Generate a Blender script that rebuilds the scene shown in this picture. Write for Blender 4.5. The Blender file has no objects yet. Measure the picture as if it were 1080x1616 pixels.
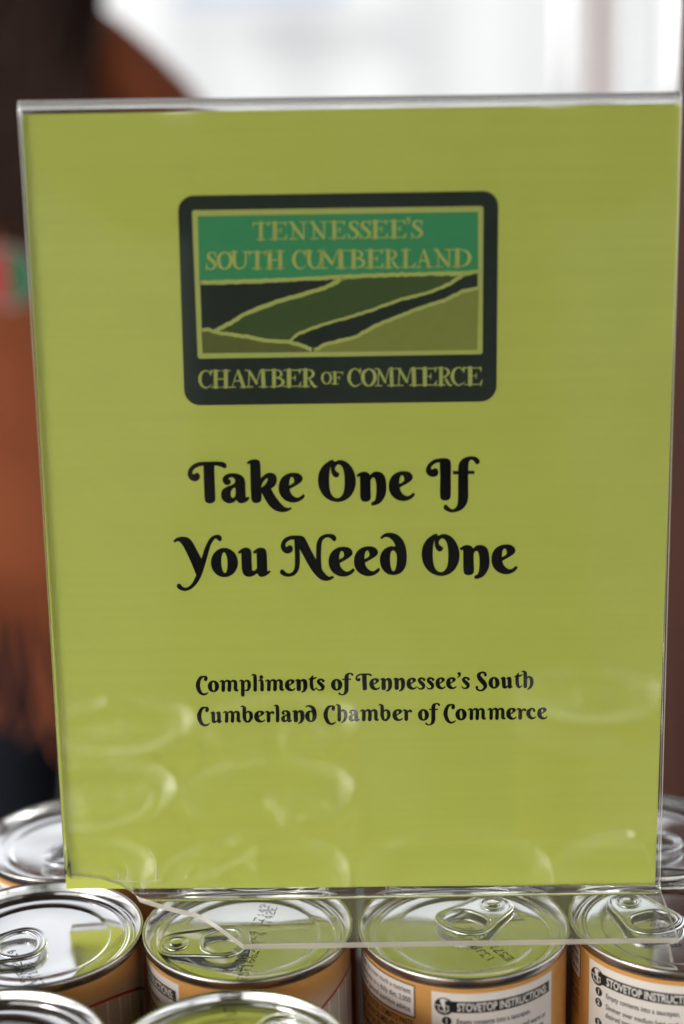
import bpy, bmesh, math, random
from mathutils import Vector, Matrix, geometry
random.seed(7)
R=math.radians
S=bpy.context.scene
# ------------------------------------------------------------------ camera
CAM=Vector((.00834,-.54009,.28694))
cx=Vector((.9995827,.01470859,-.02486108)); cy=Vector((.02035691,.2519263,.96753229)); cz=Vector((.0204942,-.96763464,.25152175))
FPX=2537.1
cam=bpy.data.cameras.new('camera'); camo=bpy.data.objects.new('camera',cam); S.collection.objects.link(camo)
camo.matrix_world=Matrix(((cx.x,cy.x,cz.x,CAM.x),(cx.y,cy.y,cz.y,CAM.y),(cx.z,cy.z,cz.z,CAM.z),(0,0,0,1)))
cam.sensor_fit='VERTICAL'; cam.sensor_height=36; cam.lens=FPX*36/1616
cam.clip_start=.01; cam.clip_end=2000
cam.dof.use_dof=True; cam.dof.focus_distance=.575; cam.dof.aperture_fstop=3.6; cam.dof.aperture_blades=0
S.camera=camo
# ------------------------------------------------------------------ sky, sun, exposure
SUN_EL,SUN_AZ=R(27),R(228)
w=bpy.data.worlds.new('World'); S.world=w; w.use_nodes=True
nt=w.node_tree; nt.nodes.clear()
sky=nt.nodes.new('ShaderNodeTexSky'); sky.sky_type='NISHITA'; sky.sun_disc=False
sky.sun_elevation=SUN_EL; sky.sun_rotation=SUN_AZ; sky.air_density=1.0; sky.dust_density=1; sky.ozone_density=1
hs=nt.nodes.new('ShaderNodeHueSaturation'); hs.inputs['Saturation'].default_value=.15
bg=nt.nodes.new('ShaderNodeBackground'); bg.inputs[1].default_value=.15
wo=nt.nodes.new('ShaderNodeOutputWorld')
nt.links.new(sky.outputs[0],hs.inputs['Color']); nt.links.new(hs.outputs[0],bg.inputs[0]); nt.links.new(bg.outputs[0],wo.inputs[0])
sl=bpy.data.lights.new('sun','SUN'); sl.energy=.85; sl.angle=R(22); sl.color=(1,.96,.9)
so=bpy.data.objects.new('sun',sl); S.collection.objects.link(so)
sd=Vector((math.sin(SUN_AZ)*math.cos(SUN_EL),math.cos(SUN_AZ)*math.cos(SUN_EL),math.sin(SUN_EL)))
so.rotation_euler=sd.to_track_quat('Z','Y').to_euler()
S.view_settings.view_transform='Standard'; S.view_settings.look='None'; S.view_settings.gamma=1
S.view_settings.exposure=1.4
S.render.engine='CYCLES'
S.cycles.max_bounces=14; S.cycles.transparent_max_bounces=24; S.cycles.transmission_bounces=10; S.cycles.glossy_bounces=6

# ------------------------------------------------------------------ helpers
C=S.collection
def tag(o,label=None,cat=None,group=None,kind=None):
    if label:o['label']=label
    if cat:o['category']=cat
    if group:o['group']=group
    if kind:o['kind']=kind
    return o
def empty(name,loc=(0,0,0),rz=0):
    o=bpy.data.objects.new(name,None); C.objects.link(o); o.location=loc; o.rotation_euler=(0,0,rz); o.empty_display_size=.02
    return o
def obj(name,me,mats,parent=None,smooth=False):
    if isinstance(me,bmesh.types.BMesh):
        m=bpy.data.meshes.new(name); me.to_mesh(m); me.free(); me=m
    o=bpy.data.objects.new(name,me); C.objects.link(o)
    if not isinstance(mats,(list,tuple)): mats=[mats]
    if not me.materials:
        for m in mats: me.materials.append(m)
    if parent is not None: o.parent=parent
    if smooth:
        for p in me.polygons:p.use_smooth=True
    return o
def mesh(name,vs,fs):
    m=bpy.data.meshes.new(name); m.from_pydata([tuple(v) for v in vs],[],fs); m.update(); return m
def srgb(r,g,b):
    f=lambda c:(c/255/12.92 if c/255<=.04045 else ((c/255+.055)/1.055)**2.4)
    return (f(r),f(g),f(b),1)
def mat(name,col,rough=.6,metal=0,spec=.5,noise=0,nscale=60,bump=0,bscale=300,coat=0):
    m=bpy.data.materials.new(name); m.use_nodes=True; n=m.node_tree; b=n.nodes['Principled BSDF']
    b.inputs['Roughness'].default_value=rough; b.inputs['Metallic'].default_value=metal
    b.inputs['Specular IOR Level'].default_value=spec; b.inputs['Coat Weight'].default_value=coat
    c=col if len(col)==4 else (*col,1)
    b.inputs['Base Color'].default_value=c
    tc=n.nodes.new('ShaderNodeTexCoord')
    if noise:
        t=n.nodes.new('ShaderNodeTexNoise'); t.inputs['Scale'].default_value=nscale; t.inputs['Detail'].default_value=6
        n.links.new(tc.outputs['Object'],t.inputs['Vector'])
        x=n.nodes.new('ShaderNodeMix'); x.data_type='RGBA'
        x.inputs[6].default_value=tuple(v*(1-noise) for v in c[:3])+(1,); x.inputs[7].default_value=tuple(min(1,v*(1+noise)) for v in c[:3])+(1,)
        n.links.new(t.outputs[0],x.inputs[0]); n.links.new(x.outputs[2],b.inputs['Base Color'])
    if bump:
        t=n.nodes.new('ShaderNodeTexNoise'); t.inputs['Scale'].default_value=bscale; t.inputs['Detail'].default_value=4
        n.links.new(tc.outputs['Object'],t.inputs['Vector'])
        u=n.nodes.new('ShaderNodeBump'); u.inputs['Strength'].default_value=1; u.inputs['Distance'].default_value=bump
        n.links.new(t.outputs[0],u.inputs['Height']); n.links.new(u.outputs[0],b.inputs['Normal'])
    return m
def ray(px,py):
    return (cx*((px-540)/FPX)+cy*((808-py)/FPX)-cz)
# measurements taken off the photograph: a point of the card plane (y = yp) or of a level plane (z = zp)
def on_card(px,py,yp=0.):
    d=ray(px,py); t=(yp-CAM.y)/d.y; return CAM+d*t
def on_level(px,py,zp=0.):
    d=ray(px,py); t=(zp-CAM.z)/d.z; return CAM+d*t
def at_depth(px,py,y):
    return on_card(px,py,y)

def spline(P,closed=True,sub=5):
    """P: (x,y[,1]) points; a third value marks a corner."""
    n=len(P); out=[]
    V=[Vector(p[:2]) for p in P]; K=[len(p)>2 for p in P]
    rng=range(n if closed else n-1)
    for i in rng:
        a,b=V[i],V[(i+1)%n]; p=V[(i-1)%n] if (closed or i>0) else a; q=V[(i+2)%n] if (closed or i+2<n) else b
        L=(b-a).length
        ta=(b-p).normalized()*L if not K[i] and (b-p).length>0 else (b-a)
        tb=(q-a).normalized()*L if not K[(i+1)%n] and (q-a).length>0 else (b-a)
        for k in range(sub):
            t=k/sub; t2=t*t;t3=t2*t
            out.append(a*(2*t3-3*t2+1)+ta*(t3-2*t2+t)+b*(-2*t3+3*t2)+tb*(t3-t2))
    if not closed: out.append(V[-1])
    return out
def fill(loops):
    """-> verts, tris of a filled outline with holes"""
    L=[[Vector((p.x,p.y,0)) for p in l] for l in loops]
    tr=geometry.tessellate_polygon(L); vs=[p for l in L for p in l]
    return [(v.x,v.y) for v in vs],[tuple(t) for t in tr]
def stroke(P,sub=5):
    """P: (x,y,width) points -> ribbon of quads with round ends"""
    c=spline([(p[0],p[1]) for p in P],False,sub) if len(P)>1 else [Vector(P[0][:2])]
    n=len(c); wd=[]
    for i in range(n):
        t=i/sub; k=min(int(t),len(P)-1); k2=min(k+1,len(P)-1); f=t-k; f=f*f*(3-2*f)
        wd.append(P[k][2]*(1-f)+P[k2][2]*f)
    vs,fs=[],[]
    if n>1:
        for i in range(n):
            d=(c[min(i+1,n-1)]-c[max(i-1,0)])
            if d.length<1e-9:d=Vector((1,0))
            d.normalize(); m=Vector((-d.y,d.x))*wd[i]/2
            vs+= [tuple(c[i]+m),tuple(c[i]-m)]
        fs+=[(2*i,2*i+1,2*i+3,2*i+2) for i in range(n-1)]
    for e in ((0,-1) if n>1 else (0,)):
        b=len(vs); r=wd[e]/2
        vs+=[(c[e].x+r*math.cos(a*math.tau/14),c[e].y+r*math.sin(a*math.tau/14)) for a in range(14)]
        fs.append(tuple(range(b,b+14)))
    return vs,fs

class Print:
    """flat ink laid on the card: collects 2-D shapes measured in photograph pixels"""
    def __init__(s): s.v=[];s.f=[];s.k=0
    def add(s,vs,fs,z=0,step=False):
        b=len(s.v); y=-(z+s.k*2e-7 if step else z); s.k+=1
        for (x,py) in vs:
            p=on_card(x,py); s.v.append((p.x,y,p.z))
        s.f+=[tuple(b+i for i in f) for f in fs]
    def build(s,name,m,parent):
        me=mesh(name,s.v,s.f); bm=bmesh.new(); bm.from_mesh(me)
        for f in bm.faces:
            if f.normal.y>0: f.normal_flip()
        bm.to_mesh(me); bm.free()
        return obj(name,me,m,parent)

# ------------------------------------------------------------------ lettering: outlines (letters of the big lines)
Z=1080/110
G={}
G['T']=((290,710),[[(370,182),(500,178),(600,185),(648,205),(668,240),(660,275),(635,285),(600,272),(540,250),(478,242,1),(478,350),(488,600),(492,760),(475,805),(415,830),(350,812),(328,770),(318,600),(310,400),(305,245,1),(250,255),(190,280),(150,315),(137,368,1),(165,372),(200,352),(235,365),(255,405),(245,450),(215,478),(165,487),(110,465),(70,415),(62,360),(85,290),(150,225),(240,190)]])
G['a']=((290,710),[[(735,490),(720,525),(680,548),(630,525),(600,470),(615,420),(660,380),(730,362),(800,362),(870,380),(930,425),(955,490),(960,600),(965,740,1),(1000,725),(1020,745),(990,790),(940,820),(880,827),(840,805),(815,775,1),(780,810),(700,830),(630,800),(585,740),(585,650),(620,600),(680,565),(750,540),(790,510),(797,470),(770,432),(725,428),(692,448,1),(725,465)],[(795,588),(760,605),(735,650),(735,710),(760,742),(790,725),(803,690),(803,620)]])
G['k']=((390,710),[[(-12,200,1),(20,222,1),(48,215,1),(52,400),(65,740),(85,800),(140,825),(200,808),(225,765),(228,670,1),(290,780),(350,870),(440,940),(540,965),(620,955),(697,915,1),(682,885,1),(640,897),(580,880),(510,810),(430,700),(375,600,1),(430,560),(460,500),(462,430),(435,380),(375,353),(300,365),(215,435,1),(213,330),(205,200),(180,158),(120,143),(50,158)],[(315,440),(270,475),(235,530),(220,580,1),(265,550),(305,500),(320,460)]])
G['e']=((390,710),[[(730,352),(810,368),(860,420),(860,470),(820,515),(740,565),(662,608,1),(680,665),(730,720),(790,737),(840,710),(872,683,1),(902,712,1),(860,765),(790,805),(710,817),(620,795),(545,740),(500,660),(490,570),(510,480),(560,410),(640,365)],[(655,548,1),(660,480),(675,435),(700,420),(725,450),(726,500),(695,528)]])
G['O']=((490,710),[[(375,182,1),(460,155),(560,185),(640,265),(690,370),(708,480),(690,600),(630,710),(540,780),(430,808),(310,785),(210,715),(140,600),(118,480),(135,350),(200,240),(300,165),(348,150,1)],[(430,227),(395,260),(385,300),(410,338),(445,360),(450,390),(425,422),(390,428),(350,400),(325,350),(318,300),(316,255,1),(300,350),(293,480),(305,620),(345,710),(410,747),(470,725),(515,650),(530,520),(525,380),(505,290),(470,240)]])
G['n']=((570,710),[[(-73,388,1),(-45,425,1),(-17,410,1),(-15,600),(-10,740),(15,790),(65,805),(125,790),(152,750),(150,600),(150,470,1),(175,435),(205,435),(228,490),(238,600),(232,700),(212,780),(157,818,1),(160,862,1),(220,858),(300,820),(360,740),(390,650),(392,520),(372,420),(330,360),(260,335),(190,345),(142,388,1),(110,352),(50,335),(-15,350)]])
G['I']=((660,710),[[(430,128),(480,145),(508,190),(510,400),(508,700),(490,760),(425,785),(360,765),(340,710),(342,400),(335,195,1),(280,205),(215,250),(200,292,1),(225,300),(262,283),(300,300),(316,350),(295,400),(225,420),(160,395),(122,340),(125,280),(170,205),(250,150),(340,130)]])
G['f']=((660,710),[[(830,98),(910,115),(955,165),(945,210),(905,222),(875,190),(840,155),(805,165),(785,210),(778,322,1),(875,322,1),(875,375,1),(778,375,1),(778,600),(775,760),(740,860),(670,930),(580,965),(490,965),(410,925),(393,885),(410,855),(440,848),(475,885),(530,918),(580,895),(608,840),(618,750),(620,380,1),(540,380,1),(540,325,1),(620,325,1),(625,250),(650,180),(720,120)]])
G['Y']=((265,835),[[(85,180,1),(150,130),(240,115),(320,135),(380,195),(450,320),(522,455,1),(570,300),(640,160),(700,105),(770,85),(820,100),(838,145),(830,180),(800,187),(765,160),(740,148),(700,190),(660,270),(610,450),(550,650),(500,770),(430,870),(350,935),(260,960),(190,940),(145,905),(140,870),(165,845),(195,850),(230,890),(280,908),(350,870),(400,800),(440,710,1),(340,470),(240,270),(190,205),(150,190),(108,212,1)]])
def ell(x,y,a,b,n=14,t=0): return [(x+a*math.cos(i*math.tau/n)+t*b*math.sin(i*math.tau/n),y+b*math.sin(i*math.tau/n)) for i in range(n)]
G['o']=((340,835),[ell(142,518,211,228,16),ell(142,520,47,158,12,.04)])
G['u']=((340,835),[[(345,360,1),(370,385,1),(402,370,1),(405,500),(415,640),(445,710),(510,740),(580,730),(650,685,1),(690,735),(750,738),(820,700),(862,658,1),(835,635,1),(808,658,1),(805,500),(795,360),(770,305),(700,285),(640,305),(580,355,1),(605,385,1),(638,370,1),(642,500),(645,605,1),(610,640),(572,640,1),(565,500),(560,350),(535,305),(470,285),(400,310)]])
G['N']=((435,835),[[(290,97),(380,100),(440,120),(480,180),(550,320),(628,465,1),(630,300),(640,210),(680,130),(750,85),(850,72),(920,95),(945,140),(930,180),(900,187),(865,155),(820,130),(770,140),(725,190),(712,280),(708,450),(718,620,1),(780,700),(830,735),(885,722,1),(912,752,1),(850,790),(770,803),(690,775),(600,690),(500,540),(420,390),(375,315,1),(380,400),(375,560),(355,640),(300,710),(220,738),(140,730),(80,695),(68,660),(85,630),(115,625),(150,660),(200,683),(250,670),(285,630),(298,560),(300,400),(290,165,1),(240,165),(190,190),(160,225),(155,268,1),(180,270),(215,248),(255,265),(272,310),(250,355),(190,380),(130,360),(85,300),(85,230),(130,150),(210,108)]])
G['d']=((545,835),[[(540,130,1),(600,75),(690,55),(780,72),(860,125),(920,220),(950,340),(955,470),(930,590),(860,680),(745,713),(640,685),(565,600),(535,480),(560,370),(620,300),(700,265),(775,268,1),(760,215),(710,155),(650,125),(600,132),(562,160,1)],[(745,332),(710,360),(697,470),(710,590),(745,650),(780,610),(800,480),(790,380)]])
BASE={'T':828,'a':828,'k':822,'e':815,'O':806,'n':803,'I':783,'f':783,'Y':740,'o':744,'u':738,'N':738,'d':711}
# strokes (x, y, width) for the letters found only in the small lines; baseline = last number
K={}
K['m']=([[(458,258,18),(490,243,32),(512,265,60),(512,384,62)],[(535,266,20),(572,240,34),(610,265,60),(610,384,62)],[(632,266,20),(670,240,34),(707,265,58),(711,372,60),(738,392,34),(752,382,16)]],415)
K['C']=([[(245,213,60),(255,186,42),(215,171,28),(160,195,50),(122,300,72),(150,400,60),(200,445,38),(250,440,30),(285,415,14)]],415)
K['p']=([[(762,250,16),(790,240,32),(812,262,62),(816,462,62)],[(842,265,24),(880,240,32),(915,272,58),(920,325,62),(900,382,42),(855,394,20)]],415)
K['l']=([[(950,155,16),(980,145,32),(1005,168,62),(1010,378,62)]],408)
K['i']=([[(78,240,16),(105,230,30),(130,252,58),(135,378,60)],[(122,185,66)]],408)
K['t']=([[(928,160,14),(908,195,40),(900,230,60),(905,335,62),(930,380,44),(960,375,22),(985,350,14)],[(852,222,14),(890,212,32),(940,208,32),(982,192,20)]],402)
K['s']=([[(385,215,44),(365,195,30),(325,197,38),(305,225,48),(342,265,60),(375,303,60),(370,338,44),(335,357,26),(300,350,20),(281,325,14)]],368)
K["'"]=([[(242,127,50),(252,150,32),(236,175,20),(212,193,9)]],368)
K['S']=([[(648,150,46),(640,120,34),(590,112,32),(545,150,58),(565,205,72),(615,262,76),(645,315,64),(620,373,40),(570,391,28),(525,373,34),(515,338,42)]],365)
K['h']=([[(293,615,14),(325,610,30),(345,640,60),(348,842,60)],[(370,718,20),(410,694,32),(444,730,58),(450,785,56),(430,850,42),(387,888,20)]],872)
K['b']=([[(787,640,16),(815,634,30),(840,662,60),(842,800,62),(862,858,44)],[(870,738,20),(905,716,30),(943,748,58),(950,805,58),(920,862,42),(880,873,32),(848,845,40)]],890)
K['r']=([[(347,700,14),(375,690,30),(400,712,60),(403,828,62)],[(430,722,20),(455,697,34),(478,707,42)]],858)
K['c']=([[(723,702,42),(715,677,28),(675,674,34),(635,715,64),(632,760,68),(665,808,50),(710,818,30),(752,795,14)]],840)
SHAPES={}
def glyph_shapes(ch):
    """list of (verts, faces) with origin at left edge / baseline, zoomed-photo units"""
    if ch in SHAPES: return SHAPES[ch]
    if ch in G:
        loops=[spline(l,True,5) for l in G[ch][1]]; v,f=fill(loops); sh=[(v,f)]; base=BASE[ch]; sc=.405
    else:
        sh=[stroke(p) for p in K[ch][0]]; base=K[ch][1]; sc=1
    xs=[p[0] for v,f in sh for p in v]; x0,x1=min(xs),max(xs)
    SHAPES[ch]=([([( (x-x0)/(x1-x0),(y-base)*sc/Z) for x,y in v],f) for v,f in sh],(x1-x0)/Z)
    return SHAPES[ch]
def big(pr,ch,left,top=None,z=2e-5):
    org,loops=G[ch]; v,f=fill([spline(l,True,6) for l in loops])
    v=[(org[0]+x/Z,org[1]+y/Z) for x,y in v]
    if left is not None:
        dx=left-min(p[0] for p in v); dy=top-min(p[1] for p in v); v=[(x+dx,y+dy) for x,y in v]
    pr.add(v,f,z)
def small(pr,items,bl,z=2e-5):
    """items (glyph, left, right); bl = function giving the baseline height"""
    for ch,l,r in items:
        sh,_=glyph_shapes(ch); y0=bl((l+r)/2)
        for v,f in sh: pr.add([(l+x*(r-l),y0+y) for x,y in v],f,z,True)

# ------------------------------------------------------------------ lettering of the emblem: thin and thick strokes on a unit cap height (x right, y up)
k,n_,h_=.205,.065,.09   # thick, thin, serif
def ser(x,y,w=.30): return [(x-w/2,y,n_),(x+w/2,y,n_)]
def hook(x,up): # spiky terminal of an arm
    return [(x,1.04,.03),(x,.93,.10),(x+.01,.74,.02)] if up else [(x+.04,.30,.02),(x-.03,.12,.09),(x-.04,-.06,.03)]
U={
'T':([[(.45,1-.03,k),(.45,.03,k)],[(.02,.95,.07),(.9,.95,.07)],[(.04,1.03,.03),(.04,.93,.09),(.02,.72,.02)],hook(.88,1),ser(.45,.02,.5)],.92),
'E':([[(.28,.97,k),(.28,.03,k)],[(.02,.97,.06),(.8,.96,.06)],[(.0,.03,.055),(.75,.03,.06)],[(.3,.52,.05),(.58,.52,.05)],[(.58,.68,.03),(.58,.5,.07),(.57,.34,.02)],hook(.8,1),hook(.85,0)],.93),
'N':([[(.25,.97,n_),(.25,.03,n_)],[(.15,.97,.17),(.45,.55,.17),(.82,.05,.17)],[(.85,.97,.08),(.85,.05,.07)],[(.0,.98,n_),(.25,.98,n_)],[(.05,.02,n_),(.5,.02,n_)],[(.62,.98,n_),(1.05,.98,n_)]],1.05),
'S':([[(.50,1.02,.03),(.50,.86,.09),(.50,.68,.02)],[(.48,.90,.05),(.33,.98,.07),(.15,.88,.12),(.16,.68,.17),(.36,.48,.19),(.50,.28,.15),(.42,.08,.10),(.25,.0,.06),(.10,.10,.05)],[(.02,.34,.02),(.05,.14,.08),(.03,-.06,.03)]],.58),
'O':([[(.42,.99,.07),(.16,.80,.16),(.10,.48,.19),(.20,.16,.14),(.42,.01,.07),(.66,.18,.15),(.76,.52,.19),(.66,.84,.14),(.42,.99,.07)]],.86),
'U':([[(.17,.97,k),(.19,.30,.18),(.33,.07,.12),(.50,.02,.08),(.68,.12,.08),(.78,.35,.09),(.80,.97,.09)],ser(.17,.97,.4),ser(.82,.97,.4)],1.0),
'H':([[(.20,.97,k),(.20,.03,k)],[(.74,.97,k),(.74,.03,k)],[(.2,.5,.07),(.74,.5,.07)],ser(.2,.98,.42),ser(.2,.02,.42),ser(.74,.98,.42),ser(.74,.02,.42)],.95),
'C':([[(.68,.82,.05),(.56,.96,.07),(.40,1.0,.07),(.18,.82,.15),(.10,.50,.19),(.18,.20,.15),(.40,.0,.09),(.60,.05,.06),(.80,.20,.02)],[(.72,1.05,.03),(.72,.9,.11),(.70,.66,.02)]],.82),
'M':([[(.22,.95,n_),(.18,.03,n_)],[(.22,.92,.15),(.40,.6,.14),(.60,.22,.13)],[(.60,.22,.05),(.80,.95,.05)],[(.95,.97,k),(.98,.03,k)],[(.0,.99,n_),(.22,.98,n_)],[(.02,.02,n_),(.4,.02,n_)],[(.82,.98,n_),(1.5,.98,n_)],ser(.98,.02,.45)],1.18),
'B':([[(.2,.97,k),(.2,.03,k)],[(.0,.98,n_),(.35,.98,.06),(.55,.9,.10),(.60,.75,.13),(.50,.58,.08),(.25,.53,.05)],[(.35,.53,.05),(.60,.46,.12),(.70,.28,.17),(.60,.10,.12),(.35,.03,.06),(.0,.02,n_)]],.80),
'R':([[(.25,.97,k),(.25,.03,k)],[(.0,.98,n_),(.4,.98,.06),(.62,.88,.12),(.66,.70,.16),(.52,.52,.09),(.28,.46,.05)],[(.45,.48,.05),(.58,.22,.15),(.75,.0,.12),(.88,.02,.04)],ser(.25,.02,.45)],.88),
'L':([[(.28,.97,k),(.28,.03,k)],ser(.28,.98,.5),[(.05,.03,.055),(.70,.03,.07)],[(.84,.32,.02),(.72,.12,.10),(.70,-.08,.03)]],.86),
'A':([[(.42,1.0,.05),(.25,.55,.05),(.10,.03,.05)],[(.42,.98,.12),(.56,.55,.18),(.72,.03,.18)],[(.2,.38,.07),(.6,.38,.07)],ser(.1,.02,.34),ser(.74,.02,.36)],.92),
'D':([[(.25,.97,k),(.25,.03,k)],[(.0,.98,n_),(.45,.97,.06),(.75,.82,.13),(.85,.52,.19),(.74,.2,.14),(.45,.04,.06),(.0,.02,n_)]],.95),
'F':([[(.28,.97,k),(.28,.03,k)],[(.02,.97,.06),(.8,.96,.07)],[(.3,.52,.05),(.6,.52,.06)],[(.6,.68,.03),(.6,.5,.08),(.59,.34,.02)],hook(.82,1),ser(.28,.02,.5)],.86),
"'":([[(.1,1.1,.14),(.15,.95,.08),(.05,.75,.02)]],.22),
}
def caps(pr,items,top,bot,z):
    """items (glyph, left, right); top/bot: (y at x0, slope)"""
    for ch,l,r in items:
        ss,wd=U[ch]
        for s in ss:
            v,f=stroke([(x,y,w_) for x,y,w_ in s],4)
            out=[]
            for x,y in v:
                X=l+x/wd*(r-l); t=top(X); b=bot(X); out.append((X+random.uniform(-.12,.12),b+(t-b)*y+random.uniform(-.12,.12)))
            pr.add(out,f,z,True)

# ------------------------------------------------------------------ materials
GREEN=(.505,.545,.098)
def card_mat():
    m=mat('printed_green_card',GREEN,.7,0,.2,noise=.045,nscale=35,bump=2e-5,bscale=900)
    n=m.node_tree; b=n.nodes['Principled BSDF']; base=b.inputs['Base Color'].links[0].from_socket   # faint banding left by the printer
    tc=n.nodes.new('ShaderNodeTexCoord'); mp=n.nodes.new('ShaderNodeMapping'); mp.inputs['Scale'].default_value=(9,1,420)
    nz=n.nodes.new('ShaderNodeTexNoise'); nz.inputs['Scale'].default_value=1; nz.inputs['Detail'].default_value=3
    mr=n.nodes.new('ShaderNodeMapRange'); mr.inputs[1].default_value=.3; mr.inputs[2].default_value=.7; mr.inputs[3].default_value=.98; mr.inputs[4].default_value=1.02
    vm=n.nodes.new('ShaderNodeVectorMath'); vm.operation='SCALE'
    L=n.links.new; L(tc.outputs['Object'],mp.inputs[0]); L(mp.outputs[0],nz.inputs['Vector']); L(nz.outputs[0],mr.inputs[0]); L(base,vm.inputs[0]); L(mr.outputs[0],vm.inputs['Scale']); L(vm.outputs[0],b.inputs['Base Color'])
    return m
M={}
M['card']=card_mat()
M['card_edge']=mat('white_card_edge',(.72,.70,.66),.8)
M['black_ink']=mat('black_ink',(.004,.0035,.003),.8,0,.08)
M['charcoal_ink']=mat('charcoal_green_ink',(.022,.030,.022),.8,0,.12,noise=.1,nscale=200)
M['lime_ink']=mat('pale_lime_ink',(.43,.47,.12),.8,0,.12,noise=.08,nscale=500)
M['jade_ink']=mat('jade_green_ink',(.050,.27,.11),.8,0,.12,noise=.06,nscale=300)
M['forest_ink']=mat('forest_green_ink',(.058,.092,.028),.8,0,.12,noise=.1,nscale=300)
M['olive_ink']=mat('olive_ink',(.12,.135,.035),.8,0,.12,noise=.1,nscale=300)
M['moss_ink']=mat('moss_green_ink',(.23,.25,.055),.8,0,.12,noise=.08,nscale=300)
def acrylic():
    m=bpy.data.materials.new('clear_acrylic'); m.use_nodes=True; n=m.node_tree; n.nodes.clear()
    o=n.nodes.new('ShaderNodeOutputMaterial'); t=n.nodes.new('ShaderNodeBsdfTransparent'); t.inputs[0].default_value=(.975,.98,.975,1)
    g=n.nodes.new('ShaderNodeBsdfGlossy'); g.inputs['Roughness'].default_value=.045
    # thin sheet: reflectance from the angle of view, the same from either side (no refraction, so no total reflection)
    g0=n.nodes.new('ShaderNodeNewGeometry'); dt=n.nodes.new('ShaderNodeVectorMath'); dt.operation='DOT_PRODUCT'
    n.links.new(g0.outputs['Normal'],dt.inputs[0]); n.links.new(g0.outputs['Incoming'],dt.inputs[1])
    def mth(op,a,b=None,c=None):
        q=n.nodes.new('ShaderNodeMath'); q.operation=op
        for i,v in enumerate((a,b,c)):
            if v is None: continue
            if isinstance(v,(int,float)): q.inputs[i].default_value=v
            else: n.links.new(v,q.inputs[i])
        return q.outputs[0]
    fres=mth('MULTIPLY_ADD',mth('POWER',mth('SUBTRACT',1.0,mth('ABSOLUTE',dt.outputs['Value'])),5.0),.96,.039)
    mx=n.nodes.new('ShaderNodeMixShader'); d=n.nodes.new('ShaderNodeBsdfDiffuse'); d.inputs[0].default_value=(.8,.78,.74,1)
    m2=n.nodes.new('ShaderNodeMixShader')
    tc=n.nodes.new('ShaderNodeTexCoord')
    # dust and fine scratches
    nz=n.nodes.new('ShaderNodeTexNoise'); nz.inputs['Scale'].default_value=45; nz.inputs['Detail'].default_value=8
    mp=n.nodes.new('ShaderNodeMapRange'); mp.inputs[1].default_value=.35; mp.inputs[2].default_value=.75; mp.inputs[3].default_value=.0005; mp.inputs[4].default_value=.005
    sp=n.nodes.new('ShaderNodeSeparateXYZ'); ft=n.nodes.new('ShaderNodeMapRange')   # pale film on the flat foot: painted veil of reflected light, plus dust
    geo=n.nodes.new('ShaderNodeNewGeometry'); ab=n.nodes.new('ShaderNodeMath'); ab.operation='ABSOLUTE'
    ft.inputs[1].default_value=.5; ft.inputs[2].default_value=1; ft.inputs[3].default_value=0; ft.inputs[4].default_value=.06
    ad=n.nodes.new('ShaderNodeMath'); ad.operation='ADD'
    L=n.links.new
    wv=n.nodes.new('ShaderNodeTexNoise'); wv.inputs['Scale'].default_value=14; wv.inputs['Detail'].default_value=1; bp=n.nodes.new('ShaderNodeBump'); bp.inputs['Distance'].default_value=.00005
    L(tc.outputs['Object'],wv.inputs['Vector']); L(wv.outputs[0],bp.inputs['Height']); L(bp.outputs[0],g.inputs['Normal'])
    L(tc.outputs['Object'],nz.inputs['Vector']); L(nz.outputs[0],mp.inputs[0]); L(geo.outputs['Normal'],sp.inputs[0]); L(sp.outputs[2],ab.inputs[0]); L(ab.outputs[0],ft.inputs[0])
    L(mp.outputs[0],ad.inputs[0]); L(ft.outputs[0],ad.inputs[1])
    L(fres,mx.inputs[0]); L(t.outputs[0],mx.inputs[1]); L(g.outputs[0],mx.inputs[2])
    L(ad.outputs[0],m2.inputs[0]); L(mx.outputs[0],m2.inputs[1]); L(d.outputs[0],m2.inputs[2]); L(m2.outputs[0],o.inputs[0])
    return m
def solid_acrylic(name,rough,white,col=(.93,.92,.89,1)):
    m=bpy.data.materials.new(name); m.use_nodes=True; n=m.node_tree; b=n.nodes['Principled BSDF']
    b.inputs['Base Color'].default_value=col; b.inputs['Transmission Weight'].default_value=1-white
    b.inputs['IOR'].default_value=1.49; b.inputs['Roughness'].default_value=rough
    return m
M['acrylic']=acrylic()
M['acrylic_bend']=solid_acrylic('bent_acrylic',.06,.25)
M['acrylic_edge']=solid_acrylic('cut_acrylic_edge',.35,.6,(.60,.55,.46,1))
M['acrylic_root']=solid_acrylic('bent_acrylic_foot',.05,.04)

# ------------------------------------------------------------------ printed card
card=empty('printed_card',(0,0,.004)); tag(card,'bright green printed card with dark emblem and swash lettering, inside the clear stand','sign')
card.location=(0,0,0)
c4=[on_card(105,1403),on_card(1034,1397),on_card(1075.5,163),on_card(34,180.5)]
bm=bmesh.new()
nx,nz=24,30; gv=[]
for j in range(nz+1):
    for i in range(nx+1):
        u,v=i/nx,j/nz
        p=(c4[0]*(1-u)+c4[1]*u)*(1-v)+(c4[3]*(1-u)+c4[2]*u)*v
        gv.append(p)
for q in (0,1):
    for p in gv: bm.verts.new((p.x,0 if q==0 else .0004,p.z))
bm.verts.ensure_lookup_table(); N1=len(gv)
for j in range(nz):
    for i in range(nx):
        a=j*(nx+1)+i; b=a+1; c=b+nx+1; d=a+nx+1
        bm.faces.new([bm.verts[t] for t in (a,b,c,d)]).material_index=0
        bm.faces.new([bm.verts[t+N1] for t in (d,c,b,a)]).material_index=1
def rim(idx):
    for a,b in zip(idx,idx[1:]): bm.faces.new([bm.verts[t] for t in (b,a,a+N1,b+N1)]).material_index=1
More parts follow.
